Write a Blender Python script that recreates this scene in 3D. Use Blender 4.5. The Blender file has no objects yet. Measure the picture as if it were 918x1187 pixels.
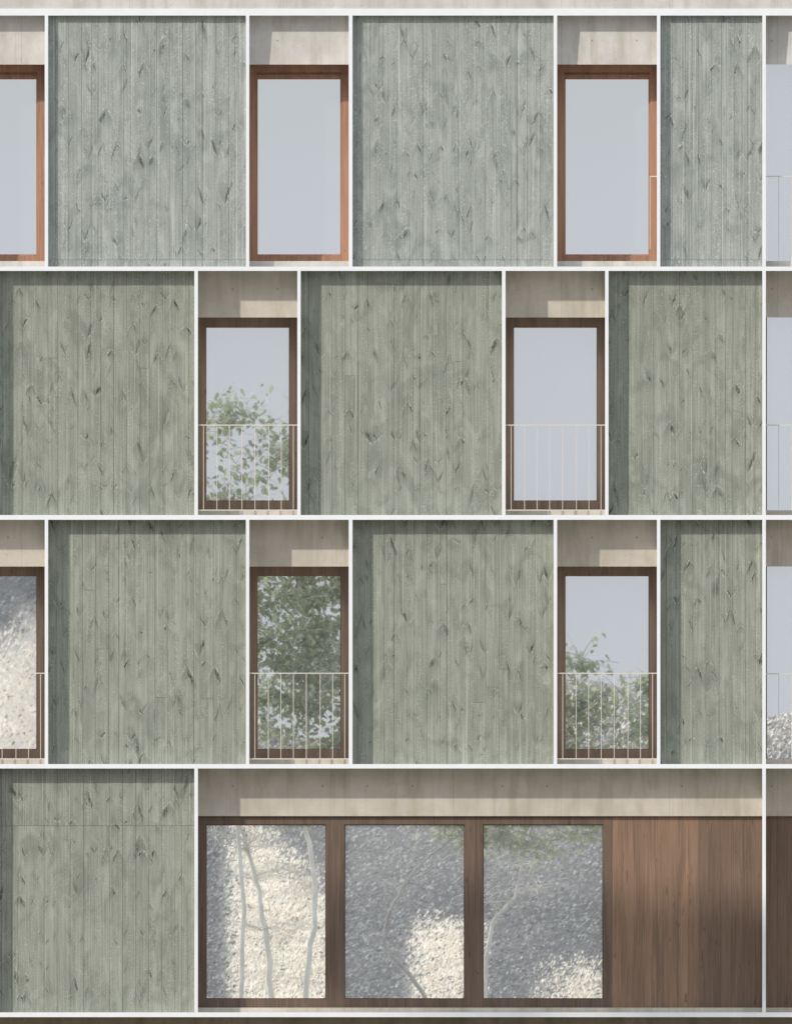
import bpy, bmesh, math, random
from mathutils import Vector, Matrix
random.seed(7)
sc = bpy.context.scene
col = sc.collection
R = math.radians

def X(p): return p / 100.0
def Z(p): return (1175.0 - p) / 100.0

# ------------------------------------------------------------------ helpers
def link(name, me, mat, parent=None, kind=None, label=None):
    o = bpy.data.objects.new(name, me)
    col.objects.link(o)
    if me is not None and mat is not None:
        for m in (mat if isinstance(mat, (list, tuple)) else [mat]):
            me.materials.append(m)
    if parent is not None: o.parent = parent
    if kind: o['kind'] = kind
    if label: o['label'] = label
    return o

class MB:
    def __init__(s): s.v = []; s.f = []
    def box(s, x0, x1, y0, y1, z0, z1, ytop=None, ch=0.0):
        """ytop: front face depth at the top (for a raking face); ch: chamfer of the two long front edges"""
        if ytop is None: ytop = y0
        n = len(s.v)
        if ch > 0:
            for z, yy in ((z0, y0), (z1, ytop)):
                s.v += [(x0, y1, z), (x0, yy + ch, z), (x0 + ch, yy, z), (x1 - ch, yy, z), (x1, yy + ch, z), (x1, y1, z)]
            k = 6
        else:
            for z, yy in ((z0, y0), (z1, ytop)):
                s.v += [(x0, y1, z), (x0, yy, z), (x1, yy, z), (x1, y1, z)]
            k = 4
        s.f.append(tuple(n + i for i in range(k))[::-1])
        s.f.append(tuple(n + k + i for i in range(k)))
        for i in range(k):
            j = (i + 1) % k
            s.f.append((n + i, n + j, n + k + j, n + k + i))
    def quad(s, a, b, c, d):
        n = len(s.v); s.v += [a, b, c, d]; s.f.append((n, n + 1, n + 2, n + 3))
    def tube(s, pts, rad, seg=7):
        n0 = len(s.v); up = Vector((0.13, 0.31, 0.94)).normalized()
        for i, p in enumerate(pts):
            p = Vector(p)
            t = (Vector(pts[min(i + 1, len(pts) - 1)]) - Vector(pts[max(i - 1, 0)])).normalized()
            a = t.cross(up)
            if a.length < 1e-3: a = t.cross(Vector((1, 0, 0)))
            a.normalize(); b = t.cross(a)
            for k in range(seg):
                an = 2 * math.pi * k / seg
                s.v.append(tuple(p + (a * math.cos(an) + b * math.sin(an)) * rad[i]))
        for i in range(len(pts) - 1):
            for k in range(seg):
                q = (k + 1) % seg
                s.f.append((n0 + i * seg + k, n0 + i * seg + q, n0 + (i + 1) * seg + q, n0 + (i + 1) * seg + k))
        s.f.append(tuple(n0 + k for k in range(seg))[::-1])
        s.f.append(tuple(n0 + (len(pts) - 1) * seg + k for k in range(seg)))
    def mesh(s, name, smooth=False):
        me = bpy.data.meshes.new(name)
        me.from_pydata([tuple(v) for v in s.v], [], s.f)
        bm = bmesh.new(); bm.from_mesh(me)
        bmesh.ops.recalc_face_normals(bm, faces=bm.faces)
        bm.to_mesh(me); bm.free()
        if smooth:
            for p in me.polygons: p.use_smooth = True
        return me
    def build(s, name, mat, parent=None, kind=None, label=None, smooth=False):
        return link(name, s.mesh(name, smooth), mat, parent, kind, label)

# ------------------------------------------------------------------ materials
class NT:
    def __init__(s, name):
        s.m = bpy.data.materials.new(name); s.m.use_nodes = True
        s.t = s.m.node_tree; s.t.nodes.clear()
        s.out = s.t.nodes.new('ShaderNodeOutputMaterial')
        s.p = s.t.nodes.new('ShaderNodeBsdfPrincipled')
        s.t.links.new(s.p.outputs[0], s.out.inputs['Surface'])
        s.g = s.t.nodes.new('ShaderNodeNewGeometry')
        s.pos = s.g.outputs['Position']; s.isl = s.g.outputs['Random Per Island']
    def n(s, ty, **kw):
        nd = s.t.nodes.new(ty)
        for k, v in kw.items(): setattr(nd, k, v)
        return nd
    def set(s, sock, v):
        if isinstance(v, bpy.types.NodeSocket): s.t.links.new(v, sock)
        elif isinstance(v, (tuple, list)) and len(v) == 3 and sock.type == 'RGBA': sock.default_value = (*v, 1)
        else: sock.default_value = v
    def math(s, op, a, b=0.0, c=0.0, clamp=False):
        nd = s.n('ShaderNodeMath', operation=op, use_clamp=clamp)
        s.set(nd.inputs[0], a); s.set(nd.inputs[1], b); s.set(nd.inputs[2], c)
        return nd.outputs[0]
    def vec(s, x, y, z):
        nd = s.n('ShaderNodeCombineXYZ')
        for i, v in enumerate((x, y, z)): s.set(nd.inputs[i], v)
        return nd.outputs[0]
    def sep(s, v):
        nd = s.n('ShaderNodeSeparateXYZ'); s.set(nd.inputs[0], v); return nd.outputs
    def noise(s, vec, scale, detail=3, rough=.5, dist=0.0):
        nd = s.n('ShaderNodeTexNoise')
        s.set(nd.inputs['Vector'], vec); nd.inputs['Scale'].default_value = scale
        nd.inputs['Detail'].default_value = detail; nd.inputs['Roughness'].default_value = rough
        nd.inputs['Distortion'].default_value = dist
        return nd.outputs[0]
    def voro(s, vec, scale=1.0, rnd=1.0):
        nd = s.n('ShaderNodeTexVoronoi')
        s.set(nd.inputs['Vector'], vec); nd.inputs['Scale'].default_value = scale
        nd.inputs['Randomness'].default_value = rnd
        return nd
    def rng(s, v, a, b, c=0.0, d=1.0, smooth=True):
        nd = s.n('ShaderNodeMapRange', interpolation_type='SMOOTHSTEP' if smooth else 'LINEAR')
        for i, q in enumerate((v, a, b, c, d)): s.set(nd.inputs[i], q)
        return nd.outputs[0]
    def mix(s, f, a, b, mode='MIX'):
        nd = s.n('ShaderNodeMix', data_type='RGBA', blend_type=mode)
        s.set(nd.inputs['Factor'], f); s.set(nd.inputs[6], a); s.set(nd.inputs[7], b)
        return nd.outputs[2]
    def bump(s, h, strength=.3, dist=.01):
        nd = s.n('ShaderNodeBump'); nd.inputs['Strength'].default_value = strength
        nd.inputs['Distance'].default_value = dist; s.set(nd.inputs['Height'], h)
        s.t.links.new(nd.outputs[0], s.p.inputs['Normal'])

def m_boards(name, dark, mid, light, seed=0.0, knots=1.0):
    """stained softwood boards: grain, streaks, feathered knots, worn white flecks"""
    t = NT(name)
    x, y, z = t.sep(t.pos)
    isl = t.isl
    zo = t.math('ADD', t.math('MULTIPLY_ADD', isl, 31.7, seed), z)
    # flowing warp so that the grain bends a little
    w = t.math('MULTIPLY', t.math('SUBTRACT', t.noise(t.vec(t.math('MULTIPLY', x, 5), zo, seed), 1.3, 2), .5), .05)
    xw = t.math('ADD', x, w)
    grain = t.noise(t.vec(t.math('MULTIPLY', xw, 70), t.math('MULTIPLY', zo, 1.6), 0), 1.0, 4, .6)
    streak = t.noise(t.vec(t.math('MULTIPLY', x, 42), t.math('MULTIPLY', zo, .35), 3.3), 1.0, 2, .5)
    blot = t.noise(t.vec(t.math('MULTIPLY', x, 6), t.math('MULTIPLY', zo, 1.8), 8.1), 1.0, 4, .55, .6)
    big = t.noise(t.vec(x, z, seed), .9, 3, .5)
    fl0 = t.noise(t.vec(t.math('MULTIPLY', x, 70), t.math('MULTIPLY', z, 45), seed), 1.0, 2, .6)
    c = t.mix(t.rng(blot, .3, .72), dark, mid)
    c = t.mix(t.rng(grain, .36, .68, 0, .5), c, light)
    c = t.mix(t.rng(streak, .5, .70, 0, .6), c, light)
    c = t.mix(t.rng(streak, .45, .30, 0, .5), c, dark)
    c = t.mix(t.math('MULTIPLY', isl, .3), c, dark)
    c = t.mix(t.rng(big, .35, .7, 0, .25), c, light)
    spk = t.noise(t.vec(t.math('MULTIPLY', x, 95), t.math('MULTIPLY', z, 60), seed + 9), 1.0, 3, .7)
    c = t.mix(t.rng(spk, .5, .64, 0, .35), c, light)
    c = t.mix(t.rng(spk, .5, .36, 0, .35), c, dark)
    sm = t.noise(t.vec(t.math('MULTIPLY', x, 3.2), t.math('MULTIPLY', z, 2.2), seed + 1), 1.0, 3, .5, 1.2)
    c = t.mix(t.rng(sm, .50, .70, 0, .6), c, dark)
    sm2 = t.noise(t.vec(t.math('MULTIPLY', x, 7), t.math('MULTIPLY', zo, 2.6), seed + 6), 1.0, 3, .5, .8)
    c = t.mix(t.rng(sm2, .54, .72, 0, .45), c, light)
    # knots: scattered cells; a feathered diagonal on one side, a fainter one on the other
    for (sx, sz, off, thr, wd, st) in ((6.8, 1.9, 0.0, .47, .042, 1.0), (3.6, .85, 17.3, .42, .085, .75), (11.0, 3.1, 41.0, .62, .018, 1.0)):
        vv = t.vec(t.math('MULTIPLY_ADD', x, sx, off), t.math('MULTIPLY_ADD', z, sz, off + seed), off)
        v = t.n('ShaderNodeTexVoronoi', voronoi_dimensions='2D')
        t.set(v.inputs['Vector'], vv); v.inputs['Scale'].default_value = 1.0; v.inputs['Randomness'].default_value = 1.0
        px, py, pz = t.sep(v.outputs['Position'])
        cr, cg, cb = t.sep(v.outputs['Color'])
        vx, vy, vz = t.sep(vv)
        nzx = t.math('MULTIPLY', t.math('SUBTRACT', t.noise(t.vec(t.math('MULTIPLY', x, 16), t.math('MULTIPLY', z, 11), cb), 1.0, 2, .5), .5), .035)
        dx = t.math('ADD', t.math('DIVIDE', t.math('SUBTRACT', vx, px), sx), nzx)
        dz = t.math('DIVIDE', t.math('SUBTRACT', vy, py), sz)
        nz = t.math('MULTIPLY', t.math('SUBTRACT', t.noise(t.vec(t.math('MULTIPLY', x, 30), t.math('MULTIPLY', z, 18), cb), 1.0, 4, .65), .5), .075)
        adx = t.math('ABSOLUTE', dx)
        on = t.math('MULTIPLY', t.math('GREATER_THAN', cg, thr), t.math('MULTIPLY_ADD', t.math('FRACT', t.math('MULTIPLY', cr, 5.3)), .8, .4))
        sg = t.math('SUBTRACT', t.math('MULTIPLY', t.math('GREATER_THAN', cb, .45), 2.0), 1.0)
        slope = t.math('MULTIPLY_ADD', t.math('FRACT', t.math('MULTIPLY', cg, 7.7)), 2.4, .9)
        size = t.math('MULTIPLY_ADD', t.math('FRACT', t.math('MULTIPLY', cb, 9.1)), 1.3, .5)
        q = t.math('DIVIDE', t.math('ADD', t.math('MULTIPLY_ADD', t.math('MULTIPLY', adx, slope), sg, dz), nz), size)
        aq = t.math('ABSOLUTE', q)
        ad = t.math('DIVIDE', adx, size)
        ext = t.math('MULTIPLY', t.rng(ad, .02, .072, 1, 0), t.rng(ad, .0, .012, .15, 1))
        side = t.rng(t.math('MULTIPLY', dx, t.math('SUBTRACT', cr, .5)), -.003, .003, .12, 1)
        fade = t.rng(t.noise(t.vec(t.math('MULTIPLY', x, 55), t.math('MULTIPLY', z, 20), cr), 1.0, 2, .5), .3, .6, .35, 1)
        k = t.math('MULTIPLY', t.math('MULTIPLY', t.rng(aq, .002, wd, 1, 0), ext), t.math('MULTIPLY', t.math('MULTIPLY', side, fade), on))
        q2 = t.math('ABSOLUTE', t.math('ADD', q, t.math('MULTIPLY', sg, -wd)))
        rim = t.math('MULTIPLY', t.math('MULTIPLY', t.rng(q2, .002, .014, 1, 0), ext), t.math('MULTIPLY', on, t.rng(fl0, .45, .6)))
        halo = t.math('MULTIPLY', t.math('MULTIPLY', t.rng(aq, .0, .12, 1, 0), t.rng(ad, .0, .065, 1, 0)), on)
        c = t.mix(t.math('MULTIPLY', halo, .6 * knots * st), c, dark)
        c = t.mix(t.math('MULTIPLY', k, 1.0 * knots * st, clamp=True), c, tuple(d * .26 for d in dark))
        c = t.mix(t.math('MULTIPLY', rim, .6 * knots), c, tuple(min(.8, l * 1.5) for l in light))
    # flecks of worn stain and hairline scratches along the grain
    fl = t.noise(t.vec(t.math('MULTIPLY', x, 110), t.math('MULTIPLY', z, 38), seed), 1.0, 2, .7)
    zone = t.noise(t.vec(t.math('MULTIPLY', x, 11), t.math('MULTIPLY', z, .9), seed + 5), 1.0, 2, .5)
    fm = t.math('MULTIPLY', t.rng(fl, .57, .68), t.rng(zone, .44, .60))
    c = t.mix(t.math('MULTIPLY', fm, .65), c, tuple(min(.8, l * 1.5) for l in light))
    ln = t.noise(t.vec(t.math('MULTIPLY', x, 120), t.math('MULTIPLY', z, .5), seed + 2), 1.0, 1, .5)
    c = t.mix(t.rng(ln, .60, .74, 0, .6), c, tuple(min(.8, l * 1.3) for l in light))
    c = t.mix(t.rng(ln, .30, .22, 0, .5), c, tuple(d * .55 for d in dark))
    t.set(t.p.inputs['Base Color'], c)
    t.p.inputs['Roughness'].default_value = .8
    t.p.inputs['Specular IOR Level'].default_value = .25
    t.bump(t.math('ADD', t.math('MULTIPLY', grain, .6), t.math('MULTIPLY', streak, .8)), .25, .006)
    return t.m

def m_concrete(name, base, dark, stain, warm=0.0):
    t = NT(name)
    x, y, z = t.sep(t.pos)
    a = t.noise(t.pos, 2.2, 5, .6)
    b = t.noise(t.pos, 16, 4, .65)
    s = t.noise(t.vec(t.math('MULTIPLY', x, 5), y, t.math('MULTIPLY', z, 1.2)), 1.0, 4, .6)
    c = t.mix(t.rng(a, .3, .7), dark, base)
    c = t.mix(t.rng(b, .4, .75, 0, .22), c, dark)
    c = t.mix(t.rng(s, .45, .72, 0, .75), c, stain)
    s2 = t.noise(t.vec(t.math('MULTIPLY', x, 14), y, t.math('MULTIPLY', z, .8)), 1.0, 3, .6)
    c = t.mix(t.rng(s2, .54, .72, 0, .4), c, stain)
    s3 = t.noise(t.vec(t.math('MULTIPLY', x, 1.6), y, t.math('MULTIPLY', z, 7)), 1.0, 3, .6)
    c = t.mix(t.rng(s3, .52, .7, 0, .35), c, dark)
    v = t.voro(t.pos, 26, 1)
    pit = t.math('MULTIPLY', t.rng(v.outputs['Distance'], .10, .2, 1, 0), t.rng(t.noise(t.pos, 9, 2), .55, .62))
    c = t.mix(t.math('MULTIPLY', pit, .55), c, tuple(d * .4 for d in dark))
    # formwork tie holes on a loose grid and fine pour joints
    gx = t.math('FRACT', t.math('ADD', t.math('DIVIDE', x, .52), .31))
    dx = t.math('MULTIPLY', t.math('SUBTRACT', gx, .5), .52)
    gz = t.math('FRACT', t.math('ADD', t.math('DIVIDE', z, .36), .17))
    dz = t.math('MULTIPLY', t.math('SUBTRACT', gz, .5), .36)
    d = t.math('SQRT', t.math('ADD', t.math('MULTIPLY', dx, dx), t.math('MULTIPLY', dz, dz)))
    hole = t.rng(d, .008, .014, 1, 0)
    hole = t.math('MULTIPLY', hole, t.math('GREATER_THAN', t.noise(t.pos, 2.7, 1), .44))
    c = t.mix(t.math('MULTIPLY', hole, .6), c, tuple(q * .35 for q in dark))
    jx = t.math('FRACT', t.math('DIVIDE', t.math('ADD', x, .37), 1.25))
    j = t.rng(t.math('ABSOLUTE', t.math('SUBTRACT', jx, .5)), .0015, .004, 1, 0)
    c = t.mix(t.math('MULTIPLY', j, .35), c, tuple(q * .5 for q in dark))
    t.set(t.p.inputs['Base Color'], c)
    t.p.inputs['Roughness'].default_value = .88
    t.bump(t.math('SUBTRACT', b, t.math('MULTIPLY', t.math('MAXIMUM', hole, pit), 1.5)), .25, .006)
    return t.m

def m_wood(name, dark, mid, light):
    t = NT(name)
    x, y, z = t.sep(t.pos)
    zo = t.math('MULTIPLY_ADD', t.isl, 17.0, z)
    g = t.noise(t.vec(t.math('MULTIPLY', x, 62), t.math('MULTIPLY', y, 30), t.math('MULTIPLY', zo, 1.5)), 1.0, 4, .6, .3)
    b = t.noise(t.vec(t.math('MULTIPLY', x, 9), y, t.math('MULTIPLY', zo, .7)), 1.0, 3, .55)
    k = t.noise(t.vec(t.math('MULTIPLY', x, 26), y, t.math('MULTIPLY', zo, 5.0)), 1.0, 2, .5, .4)
    c = t.mix(t.rng(b, .35, .66), dark, mid)
    c = t.mix(t.rng(g, .42, .72, 0, .7), c, light)
    c = t.mix(t.rng(k, .66, .76, 0, .75), c, tuple(q * .45 for q in dark))
    c = t.mix(t.math('MULTIPLY', t.isl, .3), c, dark)
    t.set(t.p.inputs['Base Color'], c)
    t.p.inputs['Roughness'].default_value = .62
    t.p.inputs['Specular IOR Level'].default_value = .3
    t.bump(g, .15, .003)
    return t.m

def m_plain(name, c1, rough=.5, var=.08, metal=0.0, scale=5):
    t = NT(name)
    n1 = t.noise(t.pos, scale, 4, .6)
    t.set(t.p.inputs['Base Color'], t.mix(t.rng(n1, .3, .75, 0, 1), c1, tuple(q * (1 - var) for q in c1)))
    t.p.inputs['Roughness'].default_value = rough; t.p.inputs['Metallic'].default_value = metal
    return t.m

def m_glass(name, refl=.87):
    t = NT(name)
    t.t.nodes.remove(t.p)
    gl = t.n('ShaderNodeBsdfGlossy'); gl.inputs['Roughness'].default_value = .009
    gl.inputs['Color'].default_value = (.93, .94, .95, 1)
    df = t.n('ShaderNodeBsdfDiffuse'); df.inputs['Color'].default_value = (.78, .78, .76, 1)
    nz = t.noise(t.pos, .7, 2)
    bp = t.n('ShaderNodeBump'); bp.inputs['Strength'].default_value = .02; bp.inputs['Distance'].default_value = .004
    t.set(bp.inputs['Height'], nz); t.t.links.new(bp.outputs[0], gl.inputs['Normal'])
    mx = t.n('ShaderNodeMixShader'); mx.inputs[0].default_value = refl
    t.t.links.new(df.outputs[0], mx.inputs[1]); t.t.links.new(gl.outputs[0], mx.inputs[2])
    t.t.links.new(mx.outputs[0], t.out.inputs['Surface'])
    return t.m

M = {}
M['green'] = m_boards('green_stained_boards', (.168, .178, .143), (.252, .264, .214), (.355, .366, .308), 0.0)
M['green_grey'] = m_boards('grey_green_stained_boards', (.200, .213, .195), (.296, .312, .286), (.412, .428, .393), 4.7)
M['conc'] = m_concrete('weathered_concrete', (.555, .495, .42), (.45, .40, .33), (.36, .32, .235))
M['conc_top'] = m_concrete('pale_concrete', (.59, .555, .51), (.47, .44, .40), (.38, .355, .29))
M['conc_low'] = m_concrete('shade_toned_concrete', (.32, .27, .20), (.23, .195, .14), (.17, .15, .09))  # shade under the lowest slab is put into this darker colour
M['white'] = m_plain('white_coated_metal', (.74, .74, .745), .5, .05)
M['rail'] = m_plain('cream_painted_steel', (.60, .56, .48), .45, .1)
M['wood'] = m_wood('brown_oak', (.20, .135, .097), (.285, .19, .138), (.36, .25, .185))
M['wood_low'] = m_wood('shade_toned_oak', (.10, .068, .048), (.15, .10, .072), (.21, .14, .10))  # ground-floor frames: tree shade put into the wood colour
M['wood_warm'] = m_wood('orange_larch', (.26, .135, .085), (.38, .20, .122), (.46, .27, .17))
M['wood_clad'] = m_wood('reddish_oak_cladding', (.17, .105, .068), (.25, .152, .098), (.34, .215, .14))
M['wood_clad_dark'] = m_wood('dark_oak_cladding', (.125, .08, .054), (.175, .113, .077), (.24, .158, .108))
M['glass'] = m_glass('reflective_glass'); M['glass_clean'] = m_glass('clean_reflective_glass', .965)
M['seal'] = m_plain('dark_gasket', (.05, .045, .04), .7)

# ------------------------------------------------------------------ the building
bld = bpy.data.objects.new('apartment_building', None); col.objects.link(bld)
bld.location = (4.6, 0.0, -0.6)
bld['label'] = 'apartment building facade of grey-green boarded panels, brown-framed windows and white slab edges'
bld['category'] = 'building'
OFF = Vector(bld.location)
def part(mb, name, mat, parent=None, label=None, smooth=False):
    """build in world coordinates, then re-base under the parent"""
    o = mb.build(name, mat, None, None, label, smooth)
    if parent is None:
        o.parent = bld; o.location = -OFF
    else:
        o.parent = parent
    return o

XL, XR = -303.0, 1360.0            # how far the facade runs, in photo pixels (1 px = 1 cm)
bands = [(10, 18), (309, 314), (597, 602.5), (885.7, 890.8), (1173.5, 1179)]
for i, (a, b) in enumerate(bands):
    mb = MB(); mb.box(X(XL), X(XR), 0.0, 1.45, Z(b), Z(a))
    part(mb, 'floor_slab', M['white'])
# parapet above, plinth below
mb = MB(); mb.box(X(XL), X(XR), .012, .5, Z(10), Z(-75)); part(mb, 'parapet', M['conc_top'])
mb = MB(); mb.box(X(XL), X(XR), .42, .9, -.75, Z(1179)); part(mb, 'plinth', M['conc_low'])
mb = MB(); mb.box(X(XL), X(XR), 1.46, 1.6, -.75, Z(10) + .3); part(mb, 'rear_wall', M['conc'])

def fin(xa, xb, row, deep):
    t, b = rows[row][:2]
    mb = MB(); mb.box(X(xa), X(xb), 0.0, deep, Z(b), Z(t))
    part(mb, 'vertical_fin', M['white'])

# rows: top, bottom, lintel bottom, glass top, glass bottom, frame bottom, panel depth, lintel depth, lintel depth top, frame depth
rows = [
    (18, 309, 74.8, 92, 294.8, 302.6, .10, .195, .235, .70),
    (314, 597, 368, 380, 580, 591.5, .20, .41, .41, 1.0),
    (602.5, 885.7, 656.7, 668, 868, 880, .20, .41, .41, 1.0),
    (890.8, 1173.5, 946, 956.8, 1157, 1168, .20, .41, .41, .46),
]

def panel(xa, xb, row, split=None):
    t, b = rows[row][:2]; d = rows[row][6]
    mat = M['green_grey'] if row == 0 else M['green']
    rnd = random.Random(int(xa * 7 + row * 131))
    mb = MB(); mb.box(X(xa), X(xb), d + .04, 1.42, Z(b), Z(t))
    back = part(mb, 'boarded_panel', mat)
    # boards on the carrier
    x = X(xa); x1 = X(xb); bb = MB()
    first = True
    while x < x1 - .01:
        wdt = rnd.choice((.152, .152, .152, .152, .076, .114, .30))
        if first: wdt *= rnd.uniform(.4, 1); first = False
        xe = min(x + wdt, x1)
        if x1 - xe < .03: xe = x1
        dd = rnd.uniform(-.0025, .0025)
        cuts = [Z(b), Z(t)]
        if row == 0: cuts = [Z(b), Z(301), Z(t)]
        elif split: cuts = [Z(b), Z(split), Z(t)]
        elif rnd.random() < .12: cuts = [Z(b), Z(rnd.uniform(t + 60, b - 60)), Z(t)]
        for k in range(len(cuts) - 1):
            zt = cuts[k + 1] - (.003 if k < len(cuts) - 2 else 0)
            bb.box(x + .0008, xe - .0008, d + dd, d + .035, cuts[k], zt, ch=.0014)
        x = xe
    o = bb.build('board_cladding', mat); o.parent = back
    return back

def lintel(xa, xb, row):
    t, b, lb = rows[row][:3]; d = rows[row][7]; dt = rows[row][8]
    mb = MB(); mb.box(X(xa), X(xb), d, 1.42, Z(lb), Z(t), ytop=dt)
    part(mb, 'concrete_lintel', M['conc_top'] if row == 0 else M['conc'])
    mb = MB(); mb.box(X(xa), X(xb), (.24 if row == 0 else d), 1.42, Z(b), Z(rows[row][5]))
    part(mb, 'sill', M['conc_top'] if row == 0 else M['conc'])

def window(xa, xb, row, wood=None, ga=None, gb=None):
    t, b, lb, gt, gbm, fb = rows[row][:6]; fd = rows[row][9]
    wood = wood or (M['wood_warm'] if row == 0 else M['wood'])
    ga = ga if ga is not None else xa + 9.8; gb = gb if gb is not None else xb - 9.8
    mb = MB()
    zt = lb
    if row == 0:
        # deep casing with a stepped head
        mb.box(X(xa), X(ga - 1.5), fd, 1.40, Z(fb), Z(zt)); mb.box(X(gb + 1.5), X(xb), fd, 1.40, Z(fb), Z(zt))
        mb.box(X(ga - 1.5), X(gb + 1.5), fd, 1.40, Z(83.5), Z(zt)); mb.box(X(ga - 1.5), X(gb + 1.5), fd, 1.40, Z(fb), Z(gbm + 1.5))
    else:
        mb.box(X(xa), X(ga - 1.2), fd, 1.40, Z(fb), Z(zt)); mb.box(X(gb + 1.2), X(xb), fd, 1.40, Z(fb), Z(zt))
        mb.box(X(ga - 1.2), X(gb + 1.2), fd, 1.40, Z(gt - 1.2), Z(zt)); mb.box(X(ga - 1.2), X(gb + 1.2), fd, 1.40, Z(fb), Z(gbm + 1.2))
    wdw = part(mb, 'window', wood)
    # slim sash inside the casing
    sd = fd + .02
    s = MB()
    e = 1.5 if row == 0 else 1.2
    s.box(X(ga - e), X(ga), sd, sd + .06, Z(gbm), Z(gt)); s.box(X(gb), X(gb + e), sd, sd + .06, Z(gbm), Z(gt))
    if row == 0:
        s.box(X(ga - e), X(gb + e), sd, sd + .06, Z(gt), Z(86.5))
        s.box(X(ga - e), X(gb + e), sd + .02, sd + .06, Z(86.5), Z(83.5))
    else:
        s.box(X(ga - e), X(gb + e), sd, sd + .06, Z(gt), Z(gt - e))
    s.box(X(ga - e), X(gb + e), sd, sd + .06, Z(gbm + e), Z(gbm))
    o = s.build('sash', wood); o.parent = wdw
    p = MB()
    if row == 0:                                   # panes bowed back very slightly towards the head
        N = 14; zz = [Z(gbm) + (Z(gt) - Z(gbm)) * i / N for i in range(N + 1)]
        for i in range(N):
            ya, yb = (sd + .022 + .0045 * (i / N) ** 2 * 2, sd + .022 + .0045 * ((i + 1) / N) ** 2 * 2)
            p.quad((X(ga), ya, zz[i]), (X(gb), ya, zz[i]), (X(gb), yb, zz[i + 1]), (X(ga), yb, zz[i + 1]))
    else:
        p.box(X(ga), X(gb), sd + .022, sd + .046, Z(gbm), Z(gt))
    o = p.build('pane', M['glass_clean' if row == 0 else 'glass'], smooth=(row == 0)); o.parent = wdw
    if row == 0:
        bm = bmesh.new(); bm.from_mesh(o.data); bmesh.ops.remove_doubles(bm, verts=bm.verts, dist=1e-5); bmesh.ops.recalc_face_normals(bm, faces=bm.faces)
        if sum(f.normal.y for f in bm.faces) > 0: bmesh.ops.reverse_faces(bm, faces=bm.faces)
        bm.to_mesh(o.data); bm.free()
    return wdw

def railing(xa, xb, ztop, zbot, y=.035, posts=None, label=None, both=True):
    mb = MB()
    mb.box(X(xa), X(xb), y - .008, y + .012, Z(ztop + .6), Z(ztop - .6))
    r = part(mb, 'balcony_railing', M['rail'], None, label)
    if both:
        q = MB(); q.box(X(xa), X(xb), y - .008, y + .012, Z(zbot + .6), Z(zbot - .6)); o = q.build('bottom_rail', M['rail']); o.parent = r
    for px in posts:
        q = MB(); q.box(X(px - .36), X(px + .36), y - .004, y + .010, Z(zbot - .6) if both else Z(zbot), Z(ztop + .6))
        o = q.build('baluster', M['rail']); o.parent = r
    return r
RO = (6.5, 22, 36.5, 51, 66, 82, 96.5, 110.5)

for row in (0, 2):
    deep = 1.42
    for a, b in ((-303, -300), (-67, -63), (52.3, 56.3), (285.2, 289.2), (404.3, 408.7), (641.4, 645.5), (761, 765), (883, 887.2), (1002, 1006), (1240, 1244), (1356, 1360)):
        fin(a, b, row, deep)
    for a, b in ((-300, -67), (56.3, 285.2), (408.7, 641.4), (765, 883), (1006, 1240)):
        panel(a, b, row)
    for a, b in ((-63, 52.3), (289.2, 404.3), (645.5, 761), (1244, 1356)):
        lintel(a, b, row); window(a, b, row)
        if row == 2: railing(a, b, 780.4, 879.6, posts=[a + q for q in RO])
for row in (1, 3):
    for a, b in ((-303, -300), (-130, -126), (-12, -8)) if row == 1 else ((-303, -300), (-12, -8)):
        if a == -303 or a == -12: fin(a, b, row, 1.42)
    fin(225.5, 229.7, row, 1.42); fin(883, 887.2, row, 1.42); fin(1002, 1006, row, 1.42); fin(1356, 1360, row, 1.42)
    panel(-300, -12, row); panel(-8, 225.5, row, split=957 if row == 3 else None)
    panel(1006, 1356, row)
for a, b in ((344.8, 348.7), (581.6, 585.8), (701, 705)): fin(a, b, 1, 1.42)
for a, b in ((348.7, 581.6), (705, 883)): panel(a, b, 1)
for a, b in ((229.7, 344.8), (585.8, 701)):
    lintel(a, b, 1); window(a, b, 1); railing(a, b, 492.7, 591.3, posts=[a + q for q in RO])
# ground floor: three wide windows and oak cladding
lintel(229.7, 883, 3)
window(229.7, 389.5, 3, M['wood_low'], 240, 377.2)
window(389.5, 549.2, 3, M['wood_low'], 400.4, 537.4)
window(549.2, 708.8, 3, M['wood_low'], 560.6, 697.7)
def cladding(xa, xb, mat, label):
    mb = MB(); mb.box(X(xa), X(xb), .49, 1.40, Z(1168), Z(946)); o = part(mb, 'wall_cladding', mat, None, label)
    b = MB(); x = xa; rnd = random.Random(int(xa))
    while x < xb - .5:
        xe = min(x + rnd.uniform(11, 15), xb)
        if xb - xe < 4: xe = xb
        b.box(X(x) + .0004, X(xe) - .0004, .465 + rnd.uniform(0, .001), .488, Z(1168), Z(946), ch=.001)
        x = xe
    q = b.build('oak_boards', mat); q.parent = o
cladding(708.8, 809.7, M['wood_clad'], 'reddish brown oak boards beside the third ground-floor window')
cladding(809.7, 883, M['wood_clad_dark'], 'darker brown oak boards at the end of the ground-floor bay')
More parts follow.
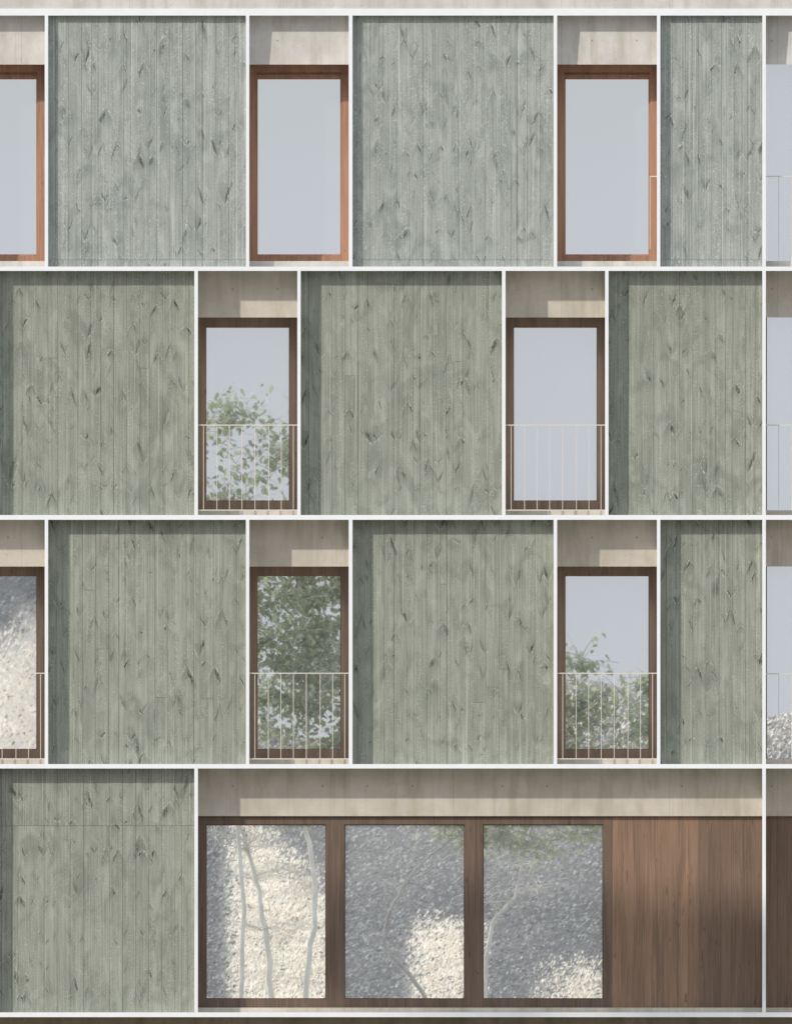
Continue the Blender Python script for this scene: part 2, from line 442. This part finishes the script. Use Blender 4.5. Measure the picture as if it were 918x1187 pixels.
# right-hand bays: frameless glass with railing; boarded at ground level
for row, rt, rb in ((0, 204.5, 302.0), (1, 492.7, 590.8), (2, 781.0, 879.6)):
    lintel(887.2, 1002, row)
    lb, fb = rows[row][2], rows[row][5]
    mb = MB(); mb.box(X(888.4 if row else 887.2), X(1002), .62, .65, Z(fb), Z(lb))
    part(mb, 'frameless_pane', M['glass'])
    if row:
        mb = MB(); mb.box(X(887.2), X(888.4), .60, .66, Z(fb), Z(lb)); part(mb, 'edge_strip', M['seal'])
    railing(887.2, 1002, rt, rb, y=.14 if row else .16, posts=[902, 917, 932, 947, 962, 977, 992], both=False)
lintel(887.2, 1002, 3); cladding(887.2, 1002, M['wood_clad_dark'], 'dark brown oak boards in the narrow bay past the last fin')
# short return of railing on the top-floor window jamb
railing(752.6, 761, 204.5, 288.5, y=.62, posts=[753.0], both=False, label='short end of a slim railing on the sunlit jamb')

# ------------------------------------------------------------------ ground and the hillside opposite (seen in the glass)
prof = [(-6, 2.6), (-2, 4.6), (-.2, 6.0), (.6, 5.4), (1.6, 4.2), (2.6, 3.5), (4, 3.1), (5.5, 3.4), (6.6, 3.85), (7.4, 3.7), (8.2, 3.35), (8.9, 3.42), (10, 3.8), (13, 4.6), (20, 5.0)]
def top(x):
    if x <= prof[0][0]: return prof[0][1]
    for (a, p), (b, q) in zip(prof, prof[1:]):
        if x <= b:
            u = (x - a) / (b - a); u = u * u * (3 - 2 * u)
            return p + (q - p) * u
    return prof[-1][1]
from mathutils import noise as mn
Y0, Y1 = -22.6, -37.0
def hill(x, y):
    g = max(0.0, min(1.0, (x - .5) / 1.9)); g = g * g * (3 - 2 * g)
    u = (Y0 - y) / (Y0 - (-62.0 + (Y1 + 62.0) * g))
    if u <= 0: return -.6
    h = (top(x) + .6)
    bump = .08 * mn.noise(Vector((x * .7, y * .7, 0))) + .05 * mn.noise(Vector((x * 2.3, y * 2.3, 4)))
    if u <= 1: return -.6 + h * (u ** .92) + bump * min(1, u * 5)
    v = min(1, (u - 1) / (1.6 if g > .6 else .6)); v = v * v * (3 - 2 * v)
    return -.6 + h * (1 - v) + bump * (1 - v)
def gs(x, c, w): return math.exp(-((x - c) / w) ** 2)
def pale(x, z):  # mask of the slope's sunlit patches, painted in as paler colour
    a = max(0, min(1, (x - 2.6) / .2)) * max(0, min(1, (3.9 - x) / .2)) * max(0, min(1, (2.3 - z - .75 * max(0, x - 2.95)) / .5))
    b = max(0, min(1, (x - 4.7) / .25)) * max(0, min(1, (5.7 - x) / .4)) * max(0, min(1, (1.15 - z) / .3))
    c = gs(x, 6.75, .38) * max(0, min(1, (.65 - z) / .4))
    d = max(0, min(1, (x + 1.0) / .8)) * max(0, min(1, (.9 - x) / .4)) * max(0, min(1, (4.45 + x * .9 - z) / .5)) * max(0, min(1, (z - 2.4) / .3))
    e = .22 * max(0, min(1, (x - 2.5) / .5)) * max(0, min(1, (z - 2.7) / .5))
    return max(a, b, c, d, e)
me = bpy.data.meshes.new('hillside')
xs = [-14 + 42 * i / 140 for i in range(141)]; ys = [Y0 + .3 - 62 * j / 150 for j in range(151)]
vs = [(x, y, hill(x, y) - (.02 if j in (0, 150) or i in (0, 140) else 0)) for j, y in enumerate(ys) for i, x in enumerate(xs)]
vs = [(x, y, (z if -13.9 < x < 27.9 else -.62)) for x, y, z in vs]
fs = [(j * 141 + i, j * 141 + i + 1, (j + 1) * 141 + i + 1, (j + 1) * 141 + i) for j in range(150) for i in range(140)]
me.from_pydata(vs, [], fs)
for p in me.polygons: p.use_smooth = True
if me.polygons[0].normal.z < 0: me.flip_normals()
at = me.attributes.new('sun_patch', 'FLOAT', 'POINT')
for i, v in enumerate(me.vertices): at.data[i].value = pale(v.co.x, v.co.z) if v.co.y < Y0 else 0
t = NT('grey_scree')
a = t.noise(t.pos, 1.3, 4, .6); b = t.noise(t.pos, 14, 4, .7)
c = t.mix(t.rng(a, .35, .65), (.11, .108, .10), (.165, .16, .15))
c = t.mix(t.rng(b, .45, .7, 0, .7), c, (.34, .335, .32))
at = t.n('ShaderNodeAttribute', attribute_name='sun_patch')
c = t.mix(at.outputs['Fac'], c, (.84, .77, .65))  # sunlit tone mixed into the scree colour
t.set(t.p.inputs['Base Color'], c); t.p.inputs['Roughness'].default_value = .9; t.bump(b, .3, .03)
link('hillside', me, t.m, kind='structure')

t = NT('packed_earth')
a = t.noise(t.pos, .5, 5, .6); b = t.noise(t.pos, 9, 4, .7)
c = t.mix(t.rng(a, .35, .65), (.26, .245, .21), (.34, .32, .28)); c = t.mix(t.rng(b, .4, .7, 0, .4), c, (.22, .18, .12))
t.set(t.p.inputs['Base Color'], c); t.p.inputs['Roughness'].default_value = .95; t.bump(b, .4, .03)
mb = MB(); mb.quad((-3000, -3000, -.6), (3000, -3000, -.6), (3000, 3000, -.6), (-3000, 3000, -.6))
mb.build('ground', t.m, kind='structure')

# leaf litter on the slope
def litter(name, n, regions, cols, size, label, seed, face=None):
    rnd = random.Random(seed); V = []; F = []
    k = 0
    while k < n:
        x = rnd.uniform(-2.5, 11.5)
        y = rnd.uniform(Y1 + .2, Y0 + .1) if x > 2.2 or rnd.random() < .3 else rnd.uniform(-62, Y0 + .1)
        z = hill(x, y)
        wgt = regions(x, z)
        if rnd.random() > wgt: k += .25; continue
        k += 1
        s = size * rnd.uniform(.5, 1.35); asp = rnd.uniform(.28, .6)
        an = rnd.gauss(.35, .7)
        ax = Vector((math.cos(an), -.35, math.sin(an))).normalized()
        nb = Vector((rnd.gauss(0, .25), rnd.uniform(.5, 1), rnd.gauss(.5, .3))).normalized()
        if face: nb = Vector((face[0] + rnd.gauss(0, .13), face[1] + rnd.gauss(0, .12), face[2] + rnd.gauss(0, .13))).normalized()
        bx = nb.cross(ax).normalized()
        ax = bx.cross(nb).normalized()
        c = Vector((x, y + .03, z + (.06 if face else .02)))
        m = len(V)
        for (p, q) in ((-.5, 0), (-.15, .5), (.2, .42), (.5, .05), (.18, -.45), (-.2, -.4)):
            V.append(c + ax * (p * s) + bx * (q * s * asp) + nb * (abs(p) * s * .18))
        F.append(tuple(range(m, m + 6)))
    me = bpy.data.meshes.new(name); me.from_pydata([tuple(v) for v in V], [], F)
    t = NT(name + '_mat')
    r = t.n('ShaderNodeValToRGB'); t.set(r.inputs[0], t.isl)
    r.color_ramp.elements[0].color = (*cols[0], 1); r.color_ramp.elements[1].color = (*cols[-1], 1)
    for i, cc in enumerate(cols[1:-1]):
        e = r.color_ramp.elements.new((i + 1) / (len(cols) - 1)); e.color = (*cc, 1)
    t.set(t.p.inputs['Base Color'], r.outputs[0]); t.p.inputs['Roughness'].default_value = .6
    o = link(name, me, t.m, kind='stuff', label=label); o['category'] = 'leaf litter'
    return o
def gs(x, c, w): return math.exp(-((x - c) / w) ** 2)
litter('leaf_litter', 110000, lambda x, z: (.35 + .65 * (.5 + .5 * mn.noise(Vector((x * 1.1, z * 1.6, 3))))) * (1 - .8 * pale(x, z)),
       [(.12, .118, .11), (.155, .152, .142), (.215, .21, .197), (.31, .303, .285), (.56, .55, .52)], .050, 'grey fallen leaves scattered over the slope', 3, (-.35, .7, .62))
litter('painted_sun_litter', 95000, lambda x, z: pale(x, z),  # cream leaves paint the sunlit patches
       [(.84, .73, .56), (.89, .80, .65), (.92, .86, .75)], .052, 'fallen leaves coloured cream as painted sunlit patches on the slope', 5, (-.72, .48, .5))

# ------------------------------------------------------------------ trees
def m_leaf(name, a, b, tr):
    t = NT(name)
    t.set(t.p.inputs['Base Color'], t.mix(t.isl, a, b)); t.p.inputs['Roughness'].default_value = .5
    ts = t.n('ShaderNodeBsdfTranslucent'); t.set(ts.inputs['Color'], t.mix(t.isl, b, tr))
    mx = t.n('ShaderNodeMixShader'); mx.inputs[0].default_value = .45
    t.t.links.new(t.p.outputs[0], mx.inputs[1]); t.t.links.new(ts.outputs[0], mx.inputs[2]); t.t.links.new(mx.outputs[0], t.out.inputs['Surface'])
    return t.m
M['leaf'] = m_leaf('green_leaves', (.25, .285, .20), (.37, .42, .27), (.66, .72, .46))
def m_bark(name, a, b):
    t = NT(name); x, y, z = t.sep(t.pos)
    n1 = t.noise(t.vec(t.math('MULTIPLY', x, 20), t.math('MULTIPLY', y, 20), t.math('MULTIPLY', z, 5)), 1, 4, .6)
    t.set(t.p.inputs['Base Color'], t.mix(t.rng(n1, .35, .65), a, b)); t.p.inputs['Roughness'].default_value = .9; t.bump(n1, .6, .01)
    return t.m
M['bark'] = m_bark('grey_bark', (.30, .29, .26), (.48, .465, .42)); M['birch'] = m_bark('white_bark', (.66, .63, .57), (.86, .83, .77))

def leaf(V, F, c, rnd, s):
    """pointed leaf hanging from its stalk"""
    an = rnd.uniform(0, 2 * math.pi); dn = rnd.uniform(.2, 1.15)
    ax = Vector((math.cos(an) * math.cos(dn), math.sin(an) * math.cos(dn), -math.sin(dn)))
    sd = ax.cross(Vector((rnd.gauss(0, .6), rnd.gauss(0, .6), 1))).normalized(); nn = sd.cross(ax)
    L = s * rnd.uniform(.5, 1.4); W = L * rnd.uniform(.5, .7)
    m = len(V)
    for p, q, h in ((0, 0, 0), (.18, .42, -.04), (.45, .5, -.08), (.72, .26, -.04), (1, 0, -.12), (.7, -.28, -.04), (.42, -.5, -.08), (.15, -.38, -.04)):
        V.append(tuple(c + ax * (L * p) + sd * (W * q) + nn * (L * h)))
    F.append(tuple(range(m, m + 8)))

def tree(name, base, trunk, crown_c, crown_r, nbr, nleaf, lsize, label, bark, seed, r0=.06, group=None, dens=1.0, shell=.25):
    rnd = random.Random(seed)
    root = bpy.data.objects.new(name, None); col.objects.link(root); root.location = base
    root['label'] = label; root['category'] = 'tree'
    if group: root['group'] = group
    B = Vector(base)
    tb = MB(); cp = [Vector(p) - B for p in trunk]; pts = []
    for i in range(len(cp) - 1):
        a0, a1, a2, a3 = cp[max(i - 1, 0)], cp[i], cp[i + 1], cp[min(i + 2, len(cp) - 1)]
        for k in range(5):
            u = k / 5
            pts.append(.5 * (2 * a1 + (a2 - a0) * u + (2 * a0 - 5 * a1 + 4 * a2 - a3) * u * u + (3 * a1 - a0 - 3 * a2 + a3) * u ** 3)
                       + Vector((rnd.gauss(0, .012), rnd.gauss(0, .012), 0)) * (i + k > 0))
    pts.append(cp[-1])
    rad = [r0 * (1 - .75 * i / (len(pts) - 1)) for i in range(len(pts))]
    tb.tube(pts, rad, 9)
    tr = tb.build('trunk', bark, root, smooth=True)
    C = Vector(crown_c) - B; Rr = Vector(crown_r)
    br = MB(); V = []; F = []; tips = []
    nodes = []
    for i in range(len(pts) - 1):
        if i / (len(pts) - 1) < .3: continue
        for k in range(2): nodes.append((pts[i].lerp(pts[i + 1], k / 2), r0 * (.62 - .4 * i / len(pts))))
    nodes.append((pts[-1], r0 * .25))
    tg = []
    while len(tg) < nbr:
        d = Vector((rnd.uniform(-1, 1), rnd.uniform(-1, 1), rnd.uniform(-1, 1)))
        if shell < d.length < 1: tg.append(C + Vector((d.x * Rr.x, d.y * Rr.y, d.z * Rr.z)))
    tg.sort(key=lambda p: min((p - n[0]).length for n in nodes))
    for tgt in tg:
        def cost(n):
            v = tgt - n[0]
            return v.length + (.9 * max(0, .25 * v.length - v.z)) - n[1] * 3
        p0, rs = min(nodes, key=cost)
        dd = tgt - p0; L = dd.length
        mid = p0.lerp(tgt, .5) + Vector((rnd.gauss(0, .09) * L, rnd.gauss(0, .09) * L, rnd.uniform(-.02, .16) * L))
        seq = []
        for k in range(7):
            w = k / 6; q = p0 * (1 - w) ** 2 + mid * 2 * w * (1 - w) + tgt * w * w
            seq.append(q + Vector((rnd.gauss(0, .016), rnd.gauss(0, .016), rnd.gauss(0, .016))) * (k > 0))
        rr = max(.005, min(rs * .7, .012 + .02 * L))
        br.tube(seq, [rr * (1 - .8 * k / 6) for k in range(7)], 5)
        for k in range(2, 7): nodes.append((seq[k], rr * (1 - .8 * k / 6)))
        for k in range(1, 7):
            for _ in range(2):
                e = seq[k] + Vector((rnd.gauss(0, .2), rnd.gauss(0, .2), rnd.gauss(.02, .12)))
                br.tube([seq[k], seq[k].lerp(e, .5) + Vector((0, 0, .03)), e], [.005, .0038, .0022], 4)
                tips.append((seq[k], e))
    for i in range(nleaf):
        a, e = rnd.choice(tips)
        c = a.lerp(e, rnd.uniform(.2, 1.05)) + Vector((rnd.gauss(0, .08), rnd.gauss(0, .06), rnd.gauss(0, .06)))
        leaf(V, F, c, rnd, lsize)
    br.build('branches', bark, root, smooth=True)
    me = bpy.data.meshes.new('crown'); me.from_pydata(V, [], F)
    link('crown', me, M['leaf'], root)
    return root

G = -.6
tree('leafy_tree', (3.62, -21.2, G), [(3.62, -21.2, G), (3.55, -21.2, .4), (3.66, -21.2, 1.4), (3.52, -21.2, 2.4), (3.55, -21.2, 3.6), (3.5, -21.2, 4.6), (3.45, -21.2, 5.2)],
     (3.4, -21.2, 4.0), (1.35, .55, 1.85), 110, 9800, .080, 'tall young maple opposite the middle of the facade, dense green crown', M['birch'], 11, .04)
tree('slender_tree', (2.75, -20.6, G), [(2.75, -20.6, G), (2.82, -20.6, 1.2), (2.7, -20.6, 3.0), (2.8, -20.6, 4.8), (2.85, -20.6, 6.2)],
     (2.9, -20.6, 6.2), (1.1, .35, 1.08), 46, 1900, .088, 'slender young tree with a thin loose crown and pale bark', M['birch'], 21, .032)
tree('bushy_tree', (5.35, -21.6, G), [(5.3, -21.6, G), (5.1, -21.6, -.1), (4.75, -21.6, .45), (4.5, -21.6, .72), (4.48, -21.6, 1.05), (4.66, -21.6, 1.45), (5.0, -21.6, 1.85), (5.6, -21.6, 2.25), (6.2, -21.6, 2.7), (6.6, -21.6, 3.2)],
     (6.35, -21.6, 3.0), (1.8, .45, 1.3), 90, 6200, .082, 'low leaning tree with a wide green crown and grey bark', M['bark'], 5, .03)
tree('bare_birch', (3.2, -22.0, G), [(3.2, -22.0, G), (3.12, -22, .6), (3.05, -22, 1.2), (2.92, -22, 1.75), (2.72, -22, 2.4), (2.66, -22, 3.0)],
     (3.0, -22, 1.7), (.62, .3, 1.0), 14, 8, .05, 'thin bare birch with forked white stem', M['birch'], 9, .042)
tree('bare_birch', (5.9, -22.6, G), [(5.7, -22.6, G), (5.62, -22.6, .3), (5.72, -22.6, 1.05), (5.95, -22.6, 1.35), (6.1, -22.6, 1.95), (6.2, -22.6, 2.6)],
     (6.0, -22.6, 1.75), (.5, .3, .8), 11, 6, .05, 'small crooked bare birch beside the low leaning tree', M['birch'], 19, .032)
# shade tree left of the view, its crown dapples the ground-floor bay
tree('shade_tree', (-10.6, -13.5, G), [(-10.6, -13.5, G), (-10.5, -13.5, 4), (-10.7, -13.5, 8), (-10.5, -13.5, 12.0)],
     (-10.0, -13.5, 12.40), (3.4, .9, .48), 170, 22000, .13, 'tall tree with a flat spreading crown far left of the building front', M['bark'], 33, .16)

# ------------------------------------------------------------------ light, sky, camera
S = Vector((-1.2, -1.0, .85)).normalized()
sun = bpy.data.lights.new('sun', 'SUN'); sun.energy = 2.8; sun.angle = R(1.2); sun.color = (1.0, .945, .875)
so = bpy.data.objects.new('sun', sun); col.objects.link(so)
so.rotation_euler = (-S).to_track_quat('-Z', 'Y').to_euler(); so.location = (-12, -10, 14)
w = bpy.data.worlds.new('World'); sc.world = w; w.use_nodes = True
nt = w.node_tree; bg = nt.nodes['Background']
sky = nt.nodes.new('ShaderNodeTexSky'); sky.sky_type = 'NISHITA'; sky.sun_disc = False
sky.sun_elevation = math.asin(S.z); sky.sun_rotation = math.atan2(S.x, S.y)
sky.air_density = 1.0; sky.dust_density = 1.0; sky.ozone_density = 1.5
# a thin milky veil of cloud low over the horizon, thinning out overhead
tc = nt.nodes.new('ShaderNodeTexCoord'); sx = nt.nodes.new('ShaderNodeSeparateXYZ'); nt.links.new(tc.outputs['Generated'], sx.inputs[0])
mr = nt.nodes.new('ShaderNodeMapRange'); mr.interpolation_type = 'SMOOTHSTEP'
mr.inputs[1].default_value = .06; mr.inputs[2].default_value = .9; mr.inputs[3].default_value = 1.0; mr.inputs[4].default_value = .75
nt.links.new(sx.outputs['Z'], mr.inputs[0])
mxw = nt.nodes.new('ShaderNodeMix'); mxw.data_type = 'RGBA'
nt.links.new(mr.outputs[0], mxw.inputs['Factor']); nt.links.new(sky.outputs[0], mxw.inputs[6]); 
hz = nt.nodes.new('ShaderNodeMapRange'); hz.interpolation_type = 'SMOOTHSTEP'
hz.inputs[1].default_value = .03; hz.inputs[2].default_value = .30; nt.links.new(sx.outputs['Z'], hz.inputs[0])
vc = nt.nodes.new('ShaderNodeMix'); vc.data_type = 'RGBA'; nt.links.new(hz.outputs[0], vc.inputs['Factor'])
vc.inputs[6].default_value = (3.62, 3.77, 4.0, 1)
lo = nt.nodes.new('ShaderNodeMapRange'); lo.inputs[1].default_value = 0.0; lo.inputs[2].default_value = .02; nt.links.new(sx.outputs['Z'], lo.inputs[0])
lc = nt.nodes.new('ShaderNodeMix'); lc.data_type = 'RGBA'; nt.links.new(lo.outputs[0], lc.inputs['Factor'])
lc.inputs[6].default_value = (3.64, 3.80, 4.08, 1); lc.inputs[7].default_value = (3.42, 3.62, 3.72, 1); nt.links.new(lc.outputs[2], vc.inputs[6]); vc.inputs[7].default_value = (7.0, 7.5, 8.2, 1)
nt.links.new(vc.outputs[2], mxw.inputs[7])
nt.links.new(mxw.outputs[2], bg.inputs[0]); bg.inputs[1].default_value = .15

cam = bpy.data.cameras.new('camera'); co = bpy.data.objects.new('camera', cam); col.objects.link(co)
cam.type = 'ORTHO'; cam.ortho_scale = 11.87; cam.clip_end = 8000
co.location = (4.59, -16.0, (1175 - 593.5) / 100); co.rotation_euler = (R(90), 0, 0)
sc.camera = co
sc.view_settings.view_transform = 'Standard'; sc.view_settings.look = 'None'
sc.view_settings.gamma = 1; sc.view_settings.exposure = 0.12; sc.view_settings.use_curve_mapping = False
sc.cycles.max_bounces = 8
